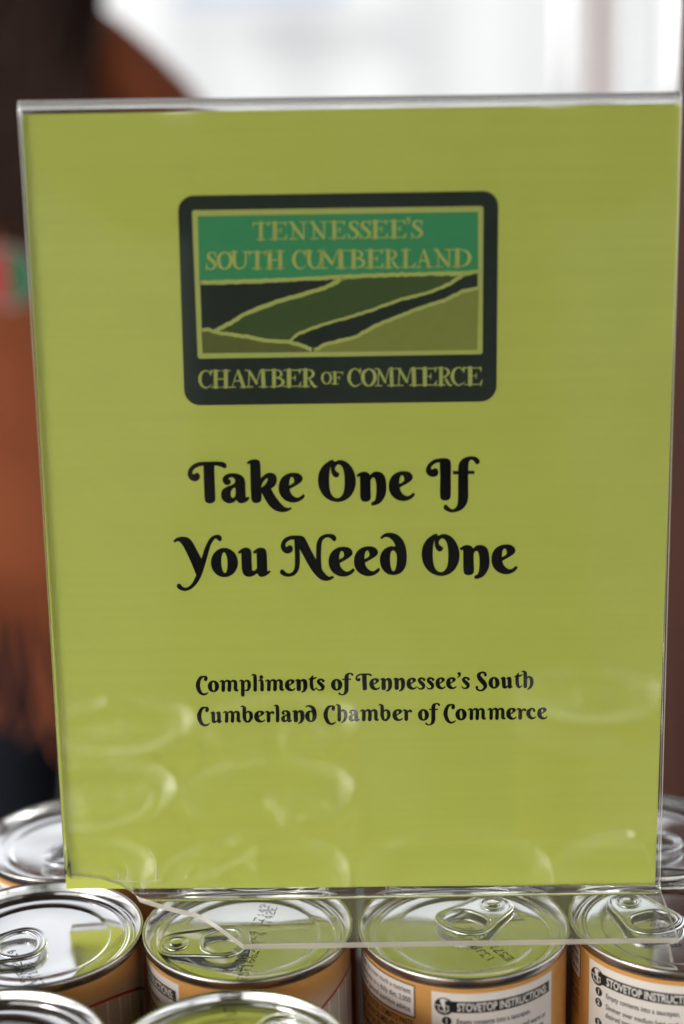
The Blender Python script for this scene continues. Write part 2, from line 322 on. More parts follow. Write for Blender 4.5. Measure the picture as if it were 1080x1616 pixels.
rim(list(range(nx+1))); rim([j*(nx+1)+nx for j in range(nz+1)]); rim([nz*(nx+1)+i for i in range(nx,-1,-1)]); rim([j*(nx+1) for j in range(nz,-1,-1)])
obj('card_sheet',bm,[M['card'],M['card_edge']],card)

# emblem
em_=Print()
def rrect(c,r):
    out=[]
    for i in range(4):
        p=Vector(c[i]); a=(Vector(c[i-1])-p).normalized(); b=(Vector(c[(i+1)%4])-p).normalized()
        for t in range(9):
            th=t/8*math.pi/2; out.append(p+a*r*(1-math.sin(th))+b*r*(1-math.cos(th)))
    return out
v,f=fill([rrect([(280.5,309),(787,301),(783.8,633.5),(291.5,640)],25)]); em_.add(v,f,2e-5)
emb=em_.build('emblem',M['charcoal_ink'],card)
fr_=Print(); outer=rrect([(303.2,331.8),(763,325.2),(761.8,559),(312.5,566)],4); inner=rrect([(312.2,341),(754.8,334.2),(753.3,552.3),(320,557.6)],1)
v,f=fill([outer,inner]); fr_.add(v,f,4e-5)
for dst in (fr_,): pass
def jag(P,a=.8,step=5):
    out=[]
    for p,q in zip(P,P[1:]):
        L=math.hypot(q[0]-p[0],q[1]-p[1]); m=max(1,int(L/step))
        for t in range(m):
            s=t/m; out.append((p[0]+(q[0]-p[0])*s,p[1]+(q[1]-p[1])*s+(random.uniform(-a,a) if t or p is not P[0] else 0),p[2]+(q[2]-p[2])*s+random.uniform(-.6,.6)))
    out.append(P[-1]); return out
lH=[(315,446.5,7),(400,444,7),(470,440.5,6),(540,437,7),(600,434.5,6.5),(680,432,6),(735,431.5,8),(755,427.5,5)]
lA=[(541,439,7),(531,445,7),(513,454,6),(478,465,6.5),(438,476,6.5),(411,485.6,7),(389,494.4,6),(367,508,6),(340,522,6)]
lB=[(318,521,5.5),(329,520.5,6),(340,524,6),(367,528,6),(398,532.5,6.5),(422,538,6),(455.6,540,6),(478,545.5,6),(494,552,6)]
lC=[(457,539,4),(471,527,4.5),(500,515.6,4.5),(538,504.5,4.5),(589,488.7,4.5),(631,473,5),(677,461.7,5),(712,447,5),(732,433,6)]
lD=[(493,552,6),(500,551,6),(513,543.6,5.5),(536,538,5.5),(560,532.5,5.5),(589,516,5.5),(631,498.8,5.5),(663,486.3,5.5),(702,474,5.5),(731,459.5,5.5),(756,454,6)]
for i,l in enumerate((lH,lA,lB,lC,lD)):
    v,f=stroke(jag(l,.7,4),3); fr_.add(v,f,6e-5+i*3e-6)
caps(fr_,[('T',399.5,425),('E',425,455),('N',456,485),('N',489,517),('E',519.5,547),('S',549,567),('S',567.5,586),('E',583.5,614),('E',613,643),("'",641,648.5),('S',649,668)],lambda x:351.2-(x-400)*.0145,lambda x:378.6-(x-400)*.0145,6e-5)
caps(fr_,[('S',325,342.5),('O',342.2,368),('U',364.9,394),('T',393.3,420),('H',419.7,449)],lambda x:397.6-(x-325)*.013,lambda x:425.2-(x-325)*.010,6e-5)
caps(fr_,[('C',461,485),('U',483,512.5),('M',502.5,546),('B',552,577.5),('E',575.8,607),('R',605.7,631),('L',632,658),('A',658,682.5),('N',684.7,715),('D',714,744.5)],lambda x:395.6-(x-461)*.009,lambda x:424-(x-461)*.010,6e-5)
capt=lambda x:585-(x-312)*.0125; capb=lambda x:612-(x-312)*.0105
caps(fr_,[('C',312.8,336),('H',334.7,363),('A',364,390.5),('M',387.5,422),('B',427,450),('E',447.6,477),('R',474.9,501)],capt,capb,6e-5)
caps(fr_,[('O',506.9,524.5),('F',522.7,541.5)],lambda x:586.8,lambda x:606,6e-5)
caps(fr_,[('C',548.2,571.5),('O',569.9,595),('M',592,624),('M',624,660),('E',662,691),('R',689.3,714),('C',711.3,735),('E',733.3,763)],capt,capb,6e-5)
fr_.build('emblem_line_work',M['lime_ink'],emb)
for nm,key,poly,zz in (
 ('emblem_sky','jade_ink',[(312.2,341),(754.8,334.2),(754.8,428)]+[(x,y) for x,y,_ in lH[::-1]],4.4e-5),
 ('emblem_hill','forest_ink',[(x,y) for x,y,_ in lA]+[(x,y) for x,y,_ in lB[2:7]]+[(x,y) for x,y,_ in lC]+[(680,432),(600,434.5)],4.4e-5),
 ('emblem_foreground','olive_ink',[(x,y) for x,y,_ in lB]+[(494,555.2),(320,557.6)],4.6e-5),
 ('emblem_field','moss_ink',[(x,y) for x,y,_ in lD]+[(753.3,552.3),(494,555)],4.8e-5)):
    p_=Print(); v,f=fill([[Vector(q) for q in poly]]); p_.add(v,f,zz); p_.build(nm,M[key],emb)

# headline
hl=Print()
for ch in 'Tak': big(hl,ch,None)
big(hl,'e',None); big(hl,'O',None); big(hl,'n',None); big(hl,'e',613.6,743.4); big(hl,'I',None); big(hl,'f',None)
hl.build('headline_first_line',M['black_ink'],card)
hl=Print()
for ch in 'YouN': big(hl,ch,None)
big(hl,'e',518.7,862.7); big(hl,'e',558.7,862); big(hl,'d',None); big(hl,'O',665.6,842); big(hl,'n',725.3,859.9); big(hl,'e',775.6,859)
hl.build('headline_second_line',M['black_ink'],card)
sm=Print()
small(sm,[('C',309,329.5),('o',328,346.3),('m',346.3,376.9),('p',377.4,396.6),('l',396.6,405.9),('i',407.6,416.8),('m',418.3,448.9),('e',449.7,466.9),('n',465.7,485.6),('t',486.6,500.3),('s',499.3,513),('o',522.4,540.7),('f',534.1,558.1),('T',561.1,587.1),('e',583,600.3),('n',599.8,619.4),('n',620.4,639.7),('e',641.6,658.5),('s',658.6,671.8),('s',672.8,686),('e',687.4,704),('e',704.1,721.2),("'",720.9,727.7),('s',728.3,742),('S',750.6,769.3),('o',771,788.8),('u',789.8,809.9),('t',811.3,825),('h',823,842.5)],lambda x:1092.2-(x-350)*.0125)
sm.build('small_print_first_line',M['black_ink'],card)
sm=Print()
small(sm,[('C',311,331.6),('u',331.6,351),('m',352,381),('b',379.6,399.8),('e',401.2,419),('r',417.8,433.6),('l',432.1,441.3),('a',443.8,461.3),('n',461.1,481),('d',481.5,500.3),('C',510.5,530.8),('h',529.5,548.7),('a',550.4,567.9),('m',568.2,598.3),('b',597.3,616.8),('e',619.4,636.4),('r',635.1,650.9),('o',659.6,677.4),('f',671.3,694.9),('C',699.8,719.9),('o',718.8,736.9),('m',738.2,767.4),('m',769.3,798.5),('e',799,816),('r',814.8,831.1),('c',830.6,846.9),('e',847.9,864.4)],lambda x:1141.2-(x-340)*.0112)
sm.build('small_print_second_line',M['black_ink'],card)

# ------------------------------------------------------------------ bent acrylic stand
TH=.0020; Y0=-.0026            # thickness, outer face of the front panel
XL,XR=on_card(29.5,200,Y0).x,.1101
ZT=.2880                       # highest point of the fold
FOOT=.0385; RB=.0012
stand=empty('sign_holder',(0,0,0)); tag(stand,'clear bent acrylic sign stand with its left foot corner snapped off, on can lids','sign holder')
ro=.0031                       # outer radius of the top fold
yc=Y0+ro
arcT=math.pi*(ro-TH/2)
def prof(s):
    """path of the outer face. s<0: foot towards the viewer; 0: bottom bend; then up the front, over the fold, down the back"""
    # front straight from z=RB to ZT-ro
    Lb=RB*math.pi/2
    if s<0:      # foot
        return Vector((0,Y0-RB+s,.0024)),Vector((0,0,1))
    if s<Lb:
        a=s/RB; return Vector((0,Y0-RB+RB*math.sin(a),.0024+RB-RB*math.cos(a))),Vector((0,-math.sin(a),math.cos(a)))
    s-=Lb; Lf=ZT-ro-.0024-RB
    if s<Lf: return Vector((0,Y0,.0024+RB+s)),Vector((0,-1,0))
    s-=Lf; La=math.pi*ro
    if s<La:
        a=s/ro; return Vector((0,yc-ro*math.cos(a),ZT-ro+ro*math.sin(a))),Vector((0,-math.cos(a),math.sin(a)))
    s-=La
    return Vector((0,yc+ro,ZT-ro-s)),Vector((0,1,0))
Lb=RB*math.pi/2; Lf=ZT-ro-.0024-RB; La=math.pi*ro; Stot=Lb+Lf+La+Lf
sf=-(FOOT-RB+Y0)  # front edge of foot in s
brk=[(-.1095,.0110),(-.1020,.0092),(-.0945,.0080),(-.0880,.0050),(-.0820,.0005),(-.0740,-.0045),(-.0660,-.0090),(-.0585,-.0125),(-.0545,-.0165),(-.0480,-.0245),(-.0405,sf)]
def slow(x):
    if x>=-.0405: return sf
    for (a,b),(c,d) in zip(brk,brk[1:]):
        if x<=c: return b+(d-b)*max(0,(x-a)/(c-a))
    return sf
xs=sorted(set([XL,XR]+[round(-.107+i*.0015,5) for i in range(46)]+[-.0405]+[-.036+i*.012 for i in range(13)]))
xs=[x for x in xs if XL<=x<=XR]
top_rows=[Lb+.006]+[Lb+.006+(Lf-.008)*i/16 for i in range(1,17)]+[Lb+Lf]+[Lb+Lf+La*i/12 for i in range(1,13)]+[Lb+Lf+La+Lf*i/10 for i in range(1,11)]
def column(x):
    a=slow(x); low=[]
    st=[a+(0-a)*i/6 for i in range(6)]+[Lb*i/7 for i in range(8)] if a<0 else [a+(Lb-a)*i/14 for i in range(14)] if a<Lb else None
    if a>=Lb: st=[a+(Lb+.005-a)*i/14 for i in range(14)] if a<Lb+.005 else [a]*14
    if a>=Lb+.005: st=[a+(Lb+.0059-a)*i/14 for i in range(14)]
    elif a>=0 and a<Lb: st=[a+(Lb-a)*i/13 for i in range(14)]
    return st+top_rows
bm=bmesh.new(); O=[];I=[]
for x in xs:
    co=[];ci=[]
    for s in column(x):
        p,n=prof(s); q=p-n*TH
        co.append(bm.verts.new((x,p.y,p.z))); ci.append(bm.verts.new((x,q.y,q.z)))
    O.append(co);I.append(ci)
nr=len(O[0]); rows=column(0)
def isbend(j,x):
    s=(column(x)[j]+column(x)[min(j+1,nr-1)])/2
    return (0<s<Lb) or (Lb+Lf-.0005<s<Lb+Lf+La)
for i in range(len(xs)-1):
    xm=(xs[i]+xs[i+1])/2; colm=column(xm)
    for j in range(nr-1):
        s=(colm[j]+colm[j+1])/2; mi=3 if 0<s<Lb else 1 if Lb+Lf-.0002<s<Lb+Lf+La else 0
        for A,fl in ((O,0),(I,1)):
            q=[A[i][j],A[i+1][j],A[i+1][j+1],A[i][j+1]]
            if fl: q.reverse()
            f=bm.faces.new(q); f.material_index=mi; f.smooth=True
    for j in (0,nr-1):
        f=bm.faces.new([O[i][j],I[i][j],I[i+1][j],O[i+1][j]]); f.material_index=2
for i in (0,len(xs)-1):
    for j in range(nr-1):
        f=bm.faces.new([O[i][j],O[i][j+1],I[i][j+1],I[i][j]]); f.material_index=2
zl,zr=on_card(36,158.5,Y0).z,on_card(1078,144.5,Y0).z      # the fold runs very slightly uphill to the right
for v in bm.verts: v.co.z*=(zl+(zr-zl)*(v.co.x-XL)/(XR-XL))/ZT
xb=on_card(102,1380,Y0).x      # its left edge runs parallel with the edge of the card
for v in bm.verts:
    if v.co.x<-.088 and v.co.y<Y0+.009: v.co.x+=(xb-XL)*max(0,min(1,1-v.co.z/.28))*(-.088-v.co.x)/(-.088-XL)
bmesh.ops.recalc_face_normals(bm,faces=bm.faces)
obj('folded_sheet',bm,[M['acrylic'],M['acrylic_bend'],M['acrylic_edge'],M['acrylic_root']],stand)
# cracks running up from the snapped corner
M['crack']=mat('crack_glint',(.55,.56,.45),.25)
for P,wd in (([(245,1391),(247,1372),(243,1352),(235,1338)],.00022),([(200,1388),(202,1378),(200,1368)],.00018),([(186,1386),(188,1376)],.00018),([(178,1389),(205,1391),(235,1391),(256,1388)],.00024),([(226,1402),(222,1394)],.0002)):
    pts=spline(P,False,5); bm=bmesh.new(); pr=None
    for i,p in enumerate(pts):
        q=on_card(p.x,p.y,Y0-.00015); t=i/(len(pts)-1); r=wd*(1-.6*t)
        ring=[bm.verts.new((q.x+r*math.cos(a*math.tau/5),q.y+r*.4*math.sin(a*math.tau/5),q.z+r*.5*math.sin(a*math.tau/5))) for a in range(5)]
        if pr:
            for a in range(5): bm.faces.new([pr[a],pr[(a+1)%5],ring[(a+1)%5],ring[a]])
        pr=ring
    obj('crack',bm,M['crack'],stand)

# ------------------------------------------------------------------ cans
CR=.03775
def lathe(bm,P,seg=96,mi=0,smooth=True):
    rows=[]
    for r,z in P:
        rows.append([bm.verts.new((r*math.cos(a*math.tau/seg),r*math.sin(a*math.tau/seg),z)) for a in range(seg)] if r>1e-6 else [bm.verts.new((0,0,z))])
    for a,b in zip(rows,rows[1:]):
        for i in range(seg):
            j=(i+1)%seg
            if len(b)==1: f=bm.faces.new([a[i],a[j],b[0]])
            elif len(a)==1: f=bm.faces.new([a[0],b[j],b[i]])
            else: f=bm.faces.new([a[i],a[j],b[j],b[i]])
            f.material_index=mi; f.smooth=smooth
    return rows
M['lid_metal']=mat('brushed_lid_metal',(.83,.82,.80),.11,1,noise=.03,nscale=120,bump=4e-6,bscale=500)
nl=M['lid_metal'].node_tree; bl=nl.nodes['Principled BSDF']    # smudged, finely scratched tinplate
tc=nl.nodes.new('ShaderNodeTexCoord'); n1=nl.nodes.new('ShaderNodeTexNoise'); n1.inputs['Scale'].default_value=38; n1.inputs['Detail'].default_value=7
m1=nl.nodes.new('ShaderNodeMapRange'); m1.inputs[1].default_value=.35; m1.inputs[2].default_value=.7; m1.inputs[3].default_value=.07; m1.inputs[4].default_value=.22
nl.links.new(tc.outputs['Object'],n1.inputs['Vector']); nl.links.new(n1.outputs[0],m1.inputs[0]); nl.links.new(m1.outputs[0],bl.inputs['Roughness'])
M['seam_metal']=mat('rolled_seam_metal',(.52,.49,.46),.26,1,noise=.12,nscale=180,bump=8e-6,bscale=500)
M['tab_metal']=mat('tab_metal',(.74,.74,.74),.2,1,noise=.05,nscale=300,bump=1.5e-5,bscale=900)
M['can_metal']=mat('can_wall_metal',(.45,.43,.41),.35,1)
M['stamp_ink']=mat('stamp_ink',(.012,.012,.014),.6)
def label_mat():
    m=mat('orange_label_paper',(.66,.32,.085),.42,noise=.06,nscale=90,coat=.15)
    n=m.node_tree; b=n.nodes['Principled BSDF']; L=n.links.new
    base=b.inputs['Base Color'].links[0].from_socket
    tc=n.nodes.new('ShaderNodeTexCoord'); sp=n.nodes.new('ShaderNodeSeparateXYZ'); L(tc.outputs['Object'],sp.inputs[0])
    at=n.nodes.new('ShaderNodeMath'); at.operation='ARCTAN2'; L(sp.outputs[0],at.inputs[0]); ng=n.nodes.new('ShaderNodeMath'); ng.operation='MULTIPLY'; ng.inputs[1].default_value=-1
    L(sp.outputs[1],ng.inputs[0]); L(ng.outputs[0],at.inputs[1])      # angle from the -y direction, + to the right
    # printed pale glow below the orange band on the front of the label, 100..260 degrees round
    s1=n.nodes.new('ShaderNodeMath'); s1.operation='COSINE'; s0=n.nodes.new('ShaderNodeMath'); s0.operation='SUBTRACT'; s0.inputs[1].default_value=R(168); L(at.outputs[0],s0.inputs[0]); L(s0.outputs[0],s1.inputs[0])
    mr=n.nodes.new('ShaderNodeMapRange'); mr.inputs[1].default_value=.1; mr.inputs[2].default_value=.75; mr.inputs[3].default_value=0; mr.inputs[4].default_value=1; mr.interpolation_type='SMOOTHSTEP'; L(s1.outputs[0],mr.inputs[0])
    mz=n.nodes.new('ShaderNodeMapRange'); mz.inputs[1].default_value=-.007; mz.inputs[2].default_value=-.022; mz.inputs[3].default_value=0; mz.inputs[4].default_value=1; mz.interpolation_type='SMOOTHSTEP'; L(sp.outputs[2],mz.inputs[0])
    mu=n.nodes.new('ShaderNodeMath'); mu.operation='MULTIPLY'; L(mr.outputs[0],mu.inputs[0]); L(mz.outputs[0],mu.inputs[1])
    mx=n.nodes.new('ShaderNodeMix'); mx.data_type='RGBA'; mx.inputs[7].default_value=(.66,.58,.50,1); L(mu.outputs[0],mx.inputs[0]); L(base,mx.inputs[6]); L(mx.outputs[2],b.inputs['Base Color'])
    return m
M['label']=label_mat()
M['label_white']=mat('label_white_panel',(.82,.76,.69),.4,noise=.03,nscale=200)
M['label_black']=mat('label_black_print',(.012,.011,.011),.4)
M['label_red']=mat('label_red_stripe',(.50,.045,.025),.4)
LR=.03655
def wrap(u,v,lift): # u mm to the right round the can from its front, v mm down from the lid plane
    a=u/36.5; r=LR+lift; return (r*math.sin(a),-r*math.cos(a),-(v-2.3)/1000)
class LabelPrint:
    def __init__(s): s.v=[];s.f=[];s.k=0
    def poly(s,vs,fs,lift):
        b=len(s.v); s.v+=[wrap(u,v,lift) for u,v in vs]; s.f+=[tuple(b+i for i in f) for f in fs]
    def rect(s,u0,v0,u1,v1,lift):
        n=max(1,int((u1-u0)/1.5)); vs=[];fs=[]
        for i in range(n+1):
            u=u0+(u1-u0)*i/n; vs+=[(u,v0),(u,v1)]
        fs=[(2*i,2*i+1,2*i+3,2*i+2) for i in range(n)]; s.poly(vs,fs,lift)
    def disc(s,u,v,r,lift,n=20): s.poly([(u+r*math.cos(a*math.tau/n),v+r*math.sin(a*math.tau/n)) for a in range(n)],[tuple(range(n))],lift)
    def line(s,P,lift):
        s.k+=1; v,f=stroke(P,4); s.poly(v,f,lift+s.k*4e-7)
    def text(s,txt,u,v,size,lift,sx=.8,bold=.0,right=False):
        """baseline at v mm, size = cap height in mm"""
        cu=bpy.data.curves.new('t','FONT'); cu.body=txt; cu.size=1; cu.resolution_u=3; cu.offset=bold
        o=bpy.data.objects.new('t',cu); C.objects.link(o); bpy.context.view_layer.update()
        me=bpy.data.meshes.new_from_object(o.evaluated_get(bpy.context.evaluated_depsgraph_get()))
        q=size/.70
        if right: u-=max(p.co.x for p in me.vertices)*q*sx
        s.poly([(u+p.co.x*q*sx,v-p.co.y*q) for p in me.vertices],[tuple(p.vertices) for p in me.polygons],lift)
        wmax=max((p.co.x for p in me.vertices),default=0)*q*sx
        bpy.data.objects.remove(o); bpy.data.curves.remove(cu); bpy.data.meshes.remove(me)
        return wmax
    def build(s,name,m,parent):
        me=mesh(name,s.v,s.f); bm=bmesh.new(); bm.from_mesh(me)
        for f in bm.faces:
            c=f.calc_center_median()
            if f.normal.x*c.x+f.normal.y*c.y<0: f.normal_flip()
        bm.to_mesh(me); bm.free()
        return obj(name,me,m,parent)

def make_can():
    t=empty('soup_can')
    bm=bmesh.new(); lathe(bm,[(.0362,-.0042),(.0362,-.1060),(.0355,-.1075),(.0377,-.109),(.0377,-.1115),(.036,-.112),(0,-.110)]); obj('can_wall',bm,M['can_metal'],t)
    # rolled seam
    P=[(.0362,-.0040),(.0368,-.0036),(.0374,-.0033),(.03765,-.0029),(.03770,-.0018),(.03775,-.0008),(.0376,-.0003),(.0372,-.00003),(.0368,0),(.0365,-.0002),(.0363,-.0006)]
    bm=bmesh.new(); lathe(bm,P,128); obj('rolled_seam',bm,M['seam_metal'],t)
    P=[(.0363,-.0006),(.0361,-.0020),(.0358,-.0040),(.0356,-.0046),(.0352,-.0050),(.0347,-.0050),(.0343,-.0046),(.0341,-.0040),(.0338,-.0037),(.0332,-.0036),(.0326,-.0037),(.0323,-.0040),(.0319,-.00405),(.03125,-.0040),(.0311,-.00425),(.03095,-.0040),(.0300,-.00398),(.0262,-.00398),(.0258,-.0041),(.0252,-.00435),(.0245,-.00445),(.0150,-.00445),(.0080,-.00445),(0,-.00445)]
    bm=bmesh.new(); lathe(bm,P,128); obj('lid',bm,M['lid_metal'],t)
    # label
    bm=bmesh.new(); lathe(bm,[(LR,-.0044),(LR,-.104)],128); lb=obj('label',bm,M['label'],t)
    w_=LabelPrint(); b_=LabelPrint(); r_=LabelPrint()
    # instructions panel (u = mm from its own centre line)
    w_.rect(-23.5,8.4,22.8,60,3e-5); w_.build('instructions_panel',M['label_white'],lb); w_=LabelPrint()
    w_.rect(-96,8.4,-30,20,3e-5); w_.build('nutrition_panel',M['label_white'],lb); w_=LabelPrint()
    # frame of the nutrition box
    for a in ((-96.5,8.4,-96,20),(-30,8.4,-29.5,20),(-96.5,7.9,-29.5,8.4),(-96.5,20,-29.5,20.5)): b_.rect(*a,5e-5)
    b_.rect(-18.8,11.4,21.3,15.7,5e-5); b_.disc(-19.2,13.6,3.3,6e-5)
    w2=LabelPrint(); w2.text('STOVETOP INSTRUCTIONS:',-14.8,15.0,2.95,9e-5,.66,.022)
    # little saucepan sign
    for p in ([(-21.0,13.4,.3),(-21.0,15.3,.3),(-17.7,15.3,.3),(-17.7,13.4,.3),(-21.0,13.4,.3)],[(-22.2,13.3,.3),(-21.0,13.4,.3)],[(-20.2,12.6,.22),(-19.9,12.1,.22),(-20.2,11.6,.22)],[(-19.2,12.6,.22),(-18.9,12.1,.22),(-19.2,11.6,.22)],[(-20.4,15.9,.22),(-18.2,15.9,.22)]):
        for a,b in zip(p,p[1:]): w2.line([a,b],9e-5)
    for i,(v,tx) in enumerate(((20.0,['Empty contents into a saucepan.']),(24.2,['Simmer over medium heat until warm or','desired temperature, stirring frequently.']),(32.0,['Promptly refrigerate any unused portion','in a separate container.']))):
        b_.disc(-18.3,v-1.0,1.65,5e-5); w2.text(str(i+1),-18.95,v-.1,1.9,9e-5,.9,.03)
        for kx,s_ in enumerate(tx): b_.text(s_,-15.0,v+kx*3.2,1.95,5e-5,.74,.018)
    for kx,s_ in enumerate(('*The % Daily Value (DV) tells you how much a nutrient','in a serving of food contributes to a daily diet. 2,000','calories a day is used for general nutrition advice.')):
        b_.text(s_,-31.2,11.6+kx*3.4,2.0,5e-5,.80,.014,True)
    for kx,s_ in enumerate(('INGREDIENTS: GLUTEN-FREE WATER, TOMATO PASTE','WATER, BEEF, BREADCRUMBS (ENRICHED','FLOUR, NIACIN, FERROUS SULFATE,','THIAMINE), CHEESE, SALT, SPICES.')):
        b_.text(s_,-30.5,24.0+kx*3.5,2.4,5e-5,.60,.016,True)
    # pale oval and red line of the label's front
    pts=[(62+i*6,30-14*math.sin(i/12*math.pi)**.8*1.0) for i in range(0,13)]
    w_.poly([(u,v) for u,v in pts]+[(u,75) for u,v in pts[::-1]],[(i,i+1,24-i,25-i) for i in range(12)],3e-5)
    r_.line([(60,31,1.0)]+[(u,v-.2,1.1) for u,v in pts[1:-1]]+[(136,31,1.0)],6e-5)
    w_.build('front_oval',M['label_white'],lb); b_.build('label_print',M['label_black'],lb); w2.build('banner_lettering',M['label_white'],lb); r_.build('label_stripe',M['label_red'],lb)
    # pull tab lying along +x: nose at the left, finger ring at the right
    tab=bmesh.new()
    out=spline([(-16.5,0),(-15.6,-4.6),(-12.2,-7.6),(-8,-8.6),(0,-9.8),(6,-10.8),(11,-10.4),(15,-6.5),(16.5,0),(15,6.5),(11,10.4),(6,10.8),(0,9.8),(-8,8.6),(-12.2,7.6),(-15.6,4.6)],True,4)
    hol=spline([(-.2,0),(.6,-4.6),(4,-7.4),(8,-7.9),(11.2,-6.2),(13,0),(11.2,6.2),(8,7.9),(4,7.4),(.6,4.6)],True,4)
    def tube(path,r,z,sq=.8):
        n=len(path); prev=None; first=None
        for i in range(n+1):
            p=path[i%n]; d=(path[(i+1)%n]-path[(i-1)%n]).normalized(); m=Vector((-d.y,d.x))
            ring=[tab.verts.new(((p.x+m.x*r*math.cos(a*math.tau/8))/1000,(p.y+m.y*r*math.cos(a*math.tau/8))/1000,(z+sq*r*math.sin(a*math.tau/8))/1000)) for a in range(8)] if i<n else first
            if prev:
                for a in range(8): f=tab.faces.new([prev[a],prev[(a+1)%8],ring[(a+1)%8],ring[a]]); f.smooth=True
            if first is None: first=ring
            prev=ring
    inset=[p*(1-.9/p.length) for p in out]
    tube(inset,.95,0); tube([Vector((6.5,0))+(p-Vector((6.5,0)))*1.10 for p in hol],.85,0)
    v,f=fill([inset,hol])
    for zz in (.15,-.35):
        vv=[tab.verts.new((x/1000,y/1000,zz/1000)) for x,y in v]
        for q in f: tab.faces.new([vv[i] for i in q])
    tabo=obj('pull_tab',tab,M['tab_metal'],t)
    rv=bmesh.new()
    lathe(rv,[(.0048,.00005),(.0046,.0007),(.0042,.0008),(.0038,.0005),(.0036,.00035),(.0027,.00035),(.0025,.0008),(.0020,.0012),(0,.0013)],28)
    for q in rv.verts: q.co.x-=.0098
    obj('rivet',rv,M['tab_metal'],tabo)
    return t
FONT={'0':'01110 10001 10011 10101 11001 10001 01110','1':'00100 01100 00100 00100 00100 00100 01110','2':'01110 10001 00001 00110 01000 10000 11111','3':'11111 00010 00100 00010 00001 10001 01110','4':'00010 00110 01010 10010 11111 00010 00010','5':'11111 10000 11110 00001 00001 10001 01110','6':'00110 01000 10000 11110 10001 10001 01110','7':'11111 00001 00010 00100 01000 01000 01000','8':'01110 10001 10001 01110 10001 10001 01110','9':'01110 10001 10001 01111 00001 00010 01100','E':'11111 10000 10000 11110 10000 10000 11111','J':'00111 00010 00010 00010 00010 10010 01100','A':'01110 10001 10001 11111 10001 10001 10001','N':'10001 11001 10101 10011 10001 10001 10001','S':'01111 10000 10000 01110 00001 00001 11110','R':'11110 10001 10001 11110 10100 10010 10001','T':'11111 00100 00100 00100 00100 00100 00100',':':'00000 00100 00100 00000 00100 00100 00000',' ':'00000 00000 00000 00000 00000 00000 00000'}
def stamp(parent,lines,pitch=.62):
    """lines: (text, start xy, end direction xy, char pitch mm) in can coordinates (m); dots of ink on the lid"""
    bm=bmesh.new()
    for tx,p0,p1,cp in lines:
        d=(Vector(p1)-Vector(p0)).normalized(); up=Vector((-d.y,d.x)); dp=cp/6.4
        for ci,ch in enumerate(tx):
            for r,row in enumerate(FONT[ch].split()):
                for c,bit in enumerate(row):
                    if bit=='1' and random.random()>.04:
                        q=Vector(p0)+d*(ci*cp+c*dp)+up*((6-r)*dp*1.05); q+=Vector((random.uniform(-1,1),random.uniform(-1,1)))*dp*.12
                        if q.length>.0335 : continue
                        zz=-.00352 if q.length>.0306 else -.00390 if q.length>.0257 else -.00437
                        if .0240<q.length<.0262: zz=-.00392
                        rr=dp*random.uniform(.42,.6)
                        bm.faces.new([bm.verts.new((q.x+rr*math.cos(a*math.tau/7),q.y+rr*math.sin(a*math.tau/7),zz)) for a in range(7)])
    return obj('date_stamp',bm,M['stamp_ink'],parent)

proto=make_can()
def copy_tree(o,parent=None):
    c=o.copy(); C.objects.link(c)
    if parent is not None: c.parent=parent; c.matrix_parent_inverse=Matrix()
    for ch in list(o.children): copy_tree(ch,c)
    return c
cl=[]
# x, y, label turn (deg), tab nose px, tab ring-end px, label text
def tabpose(c,nose,end):
    a=on_level(*nose,-.003); b=on_level(*end,-.003); m=(a+b)/2
    return (m.x-c[0],m.y-c[1],math.atan2(b.y-a.y,b.x-a.x))
specs=[
 ('B',-.0402,-.0208,-89,((247,1490),(398,1487)),'soup can with its pull tab under the snapped corner of the clear foot'),
 ('C',.0368,-.0219,0,((802,1412),(700,1478)),'soup can showing the stovetop instructions panel full front, under the middle of the clear foot'),
 ('D',.1123,-.0193,-42,((962,1398),(1072,1490)),'soup can under the right foot corner, its stovetop instructions cut off by frame'),
 ('A',-.1155,-.0225,-130,((-60,1510),(62,1487)),'soup can at the left edge whose lid mirrors half white sky and half green card'),
 ('G',-.1152,.0532,-30,((150,1300),(88,1385)),'out of focus soup can behind the left end of the green card'),
 ('H',.1136,.0487,60,((985,1300),(1052,1345)),'out of focus soup can behind the right end of the green card'),
 ('E',-.1164,-.0983,30,None,'soup can in the bottom left corner, only the back of its rim in view'),
 ('F',-.0397,-.1000,75,None,'soup can at the bottom edge right before the snapped corner, only half its lid showing'),
 ('I',-.0390,.0545,120,None,'soup can hidden behind the green card, left of centre'),
 ('J',.0370,.0535,200,None,'soup can hidden behind the green card, right of centre'),
 ('K',-.0385,-.1765,20,None,'front row soup can below the frame, mirrored low in the middle of the clear stand'),
 ('L',-.1165,-.1750,70,None,'front row soup can below the frame, at the left end of the table edge'),
 ('Q',.1120,-.2050,-60,None,'front row soup can below the frame, standing apart at the right'),
]
extra={'E':(.010,-.002,2.2),'F':(.012,.009,.9),'I':(.0,.012,-.7),'J':(.01,.006,.4),'K':(.01,.006,1.4),'L':(-.01,.006,2.4),'Q':(.01,-.006,.1)}
cans_=[proto]+[copy_tree(proto) for _ in specs[1:]]
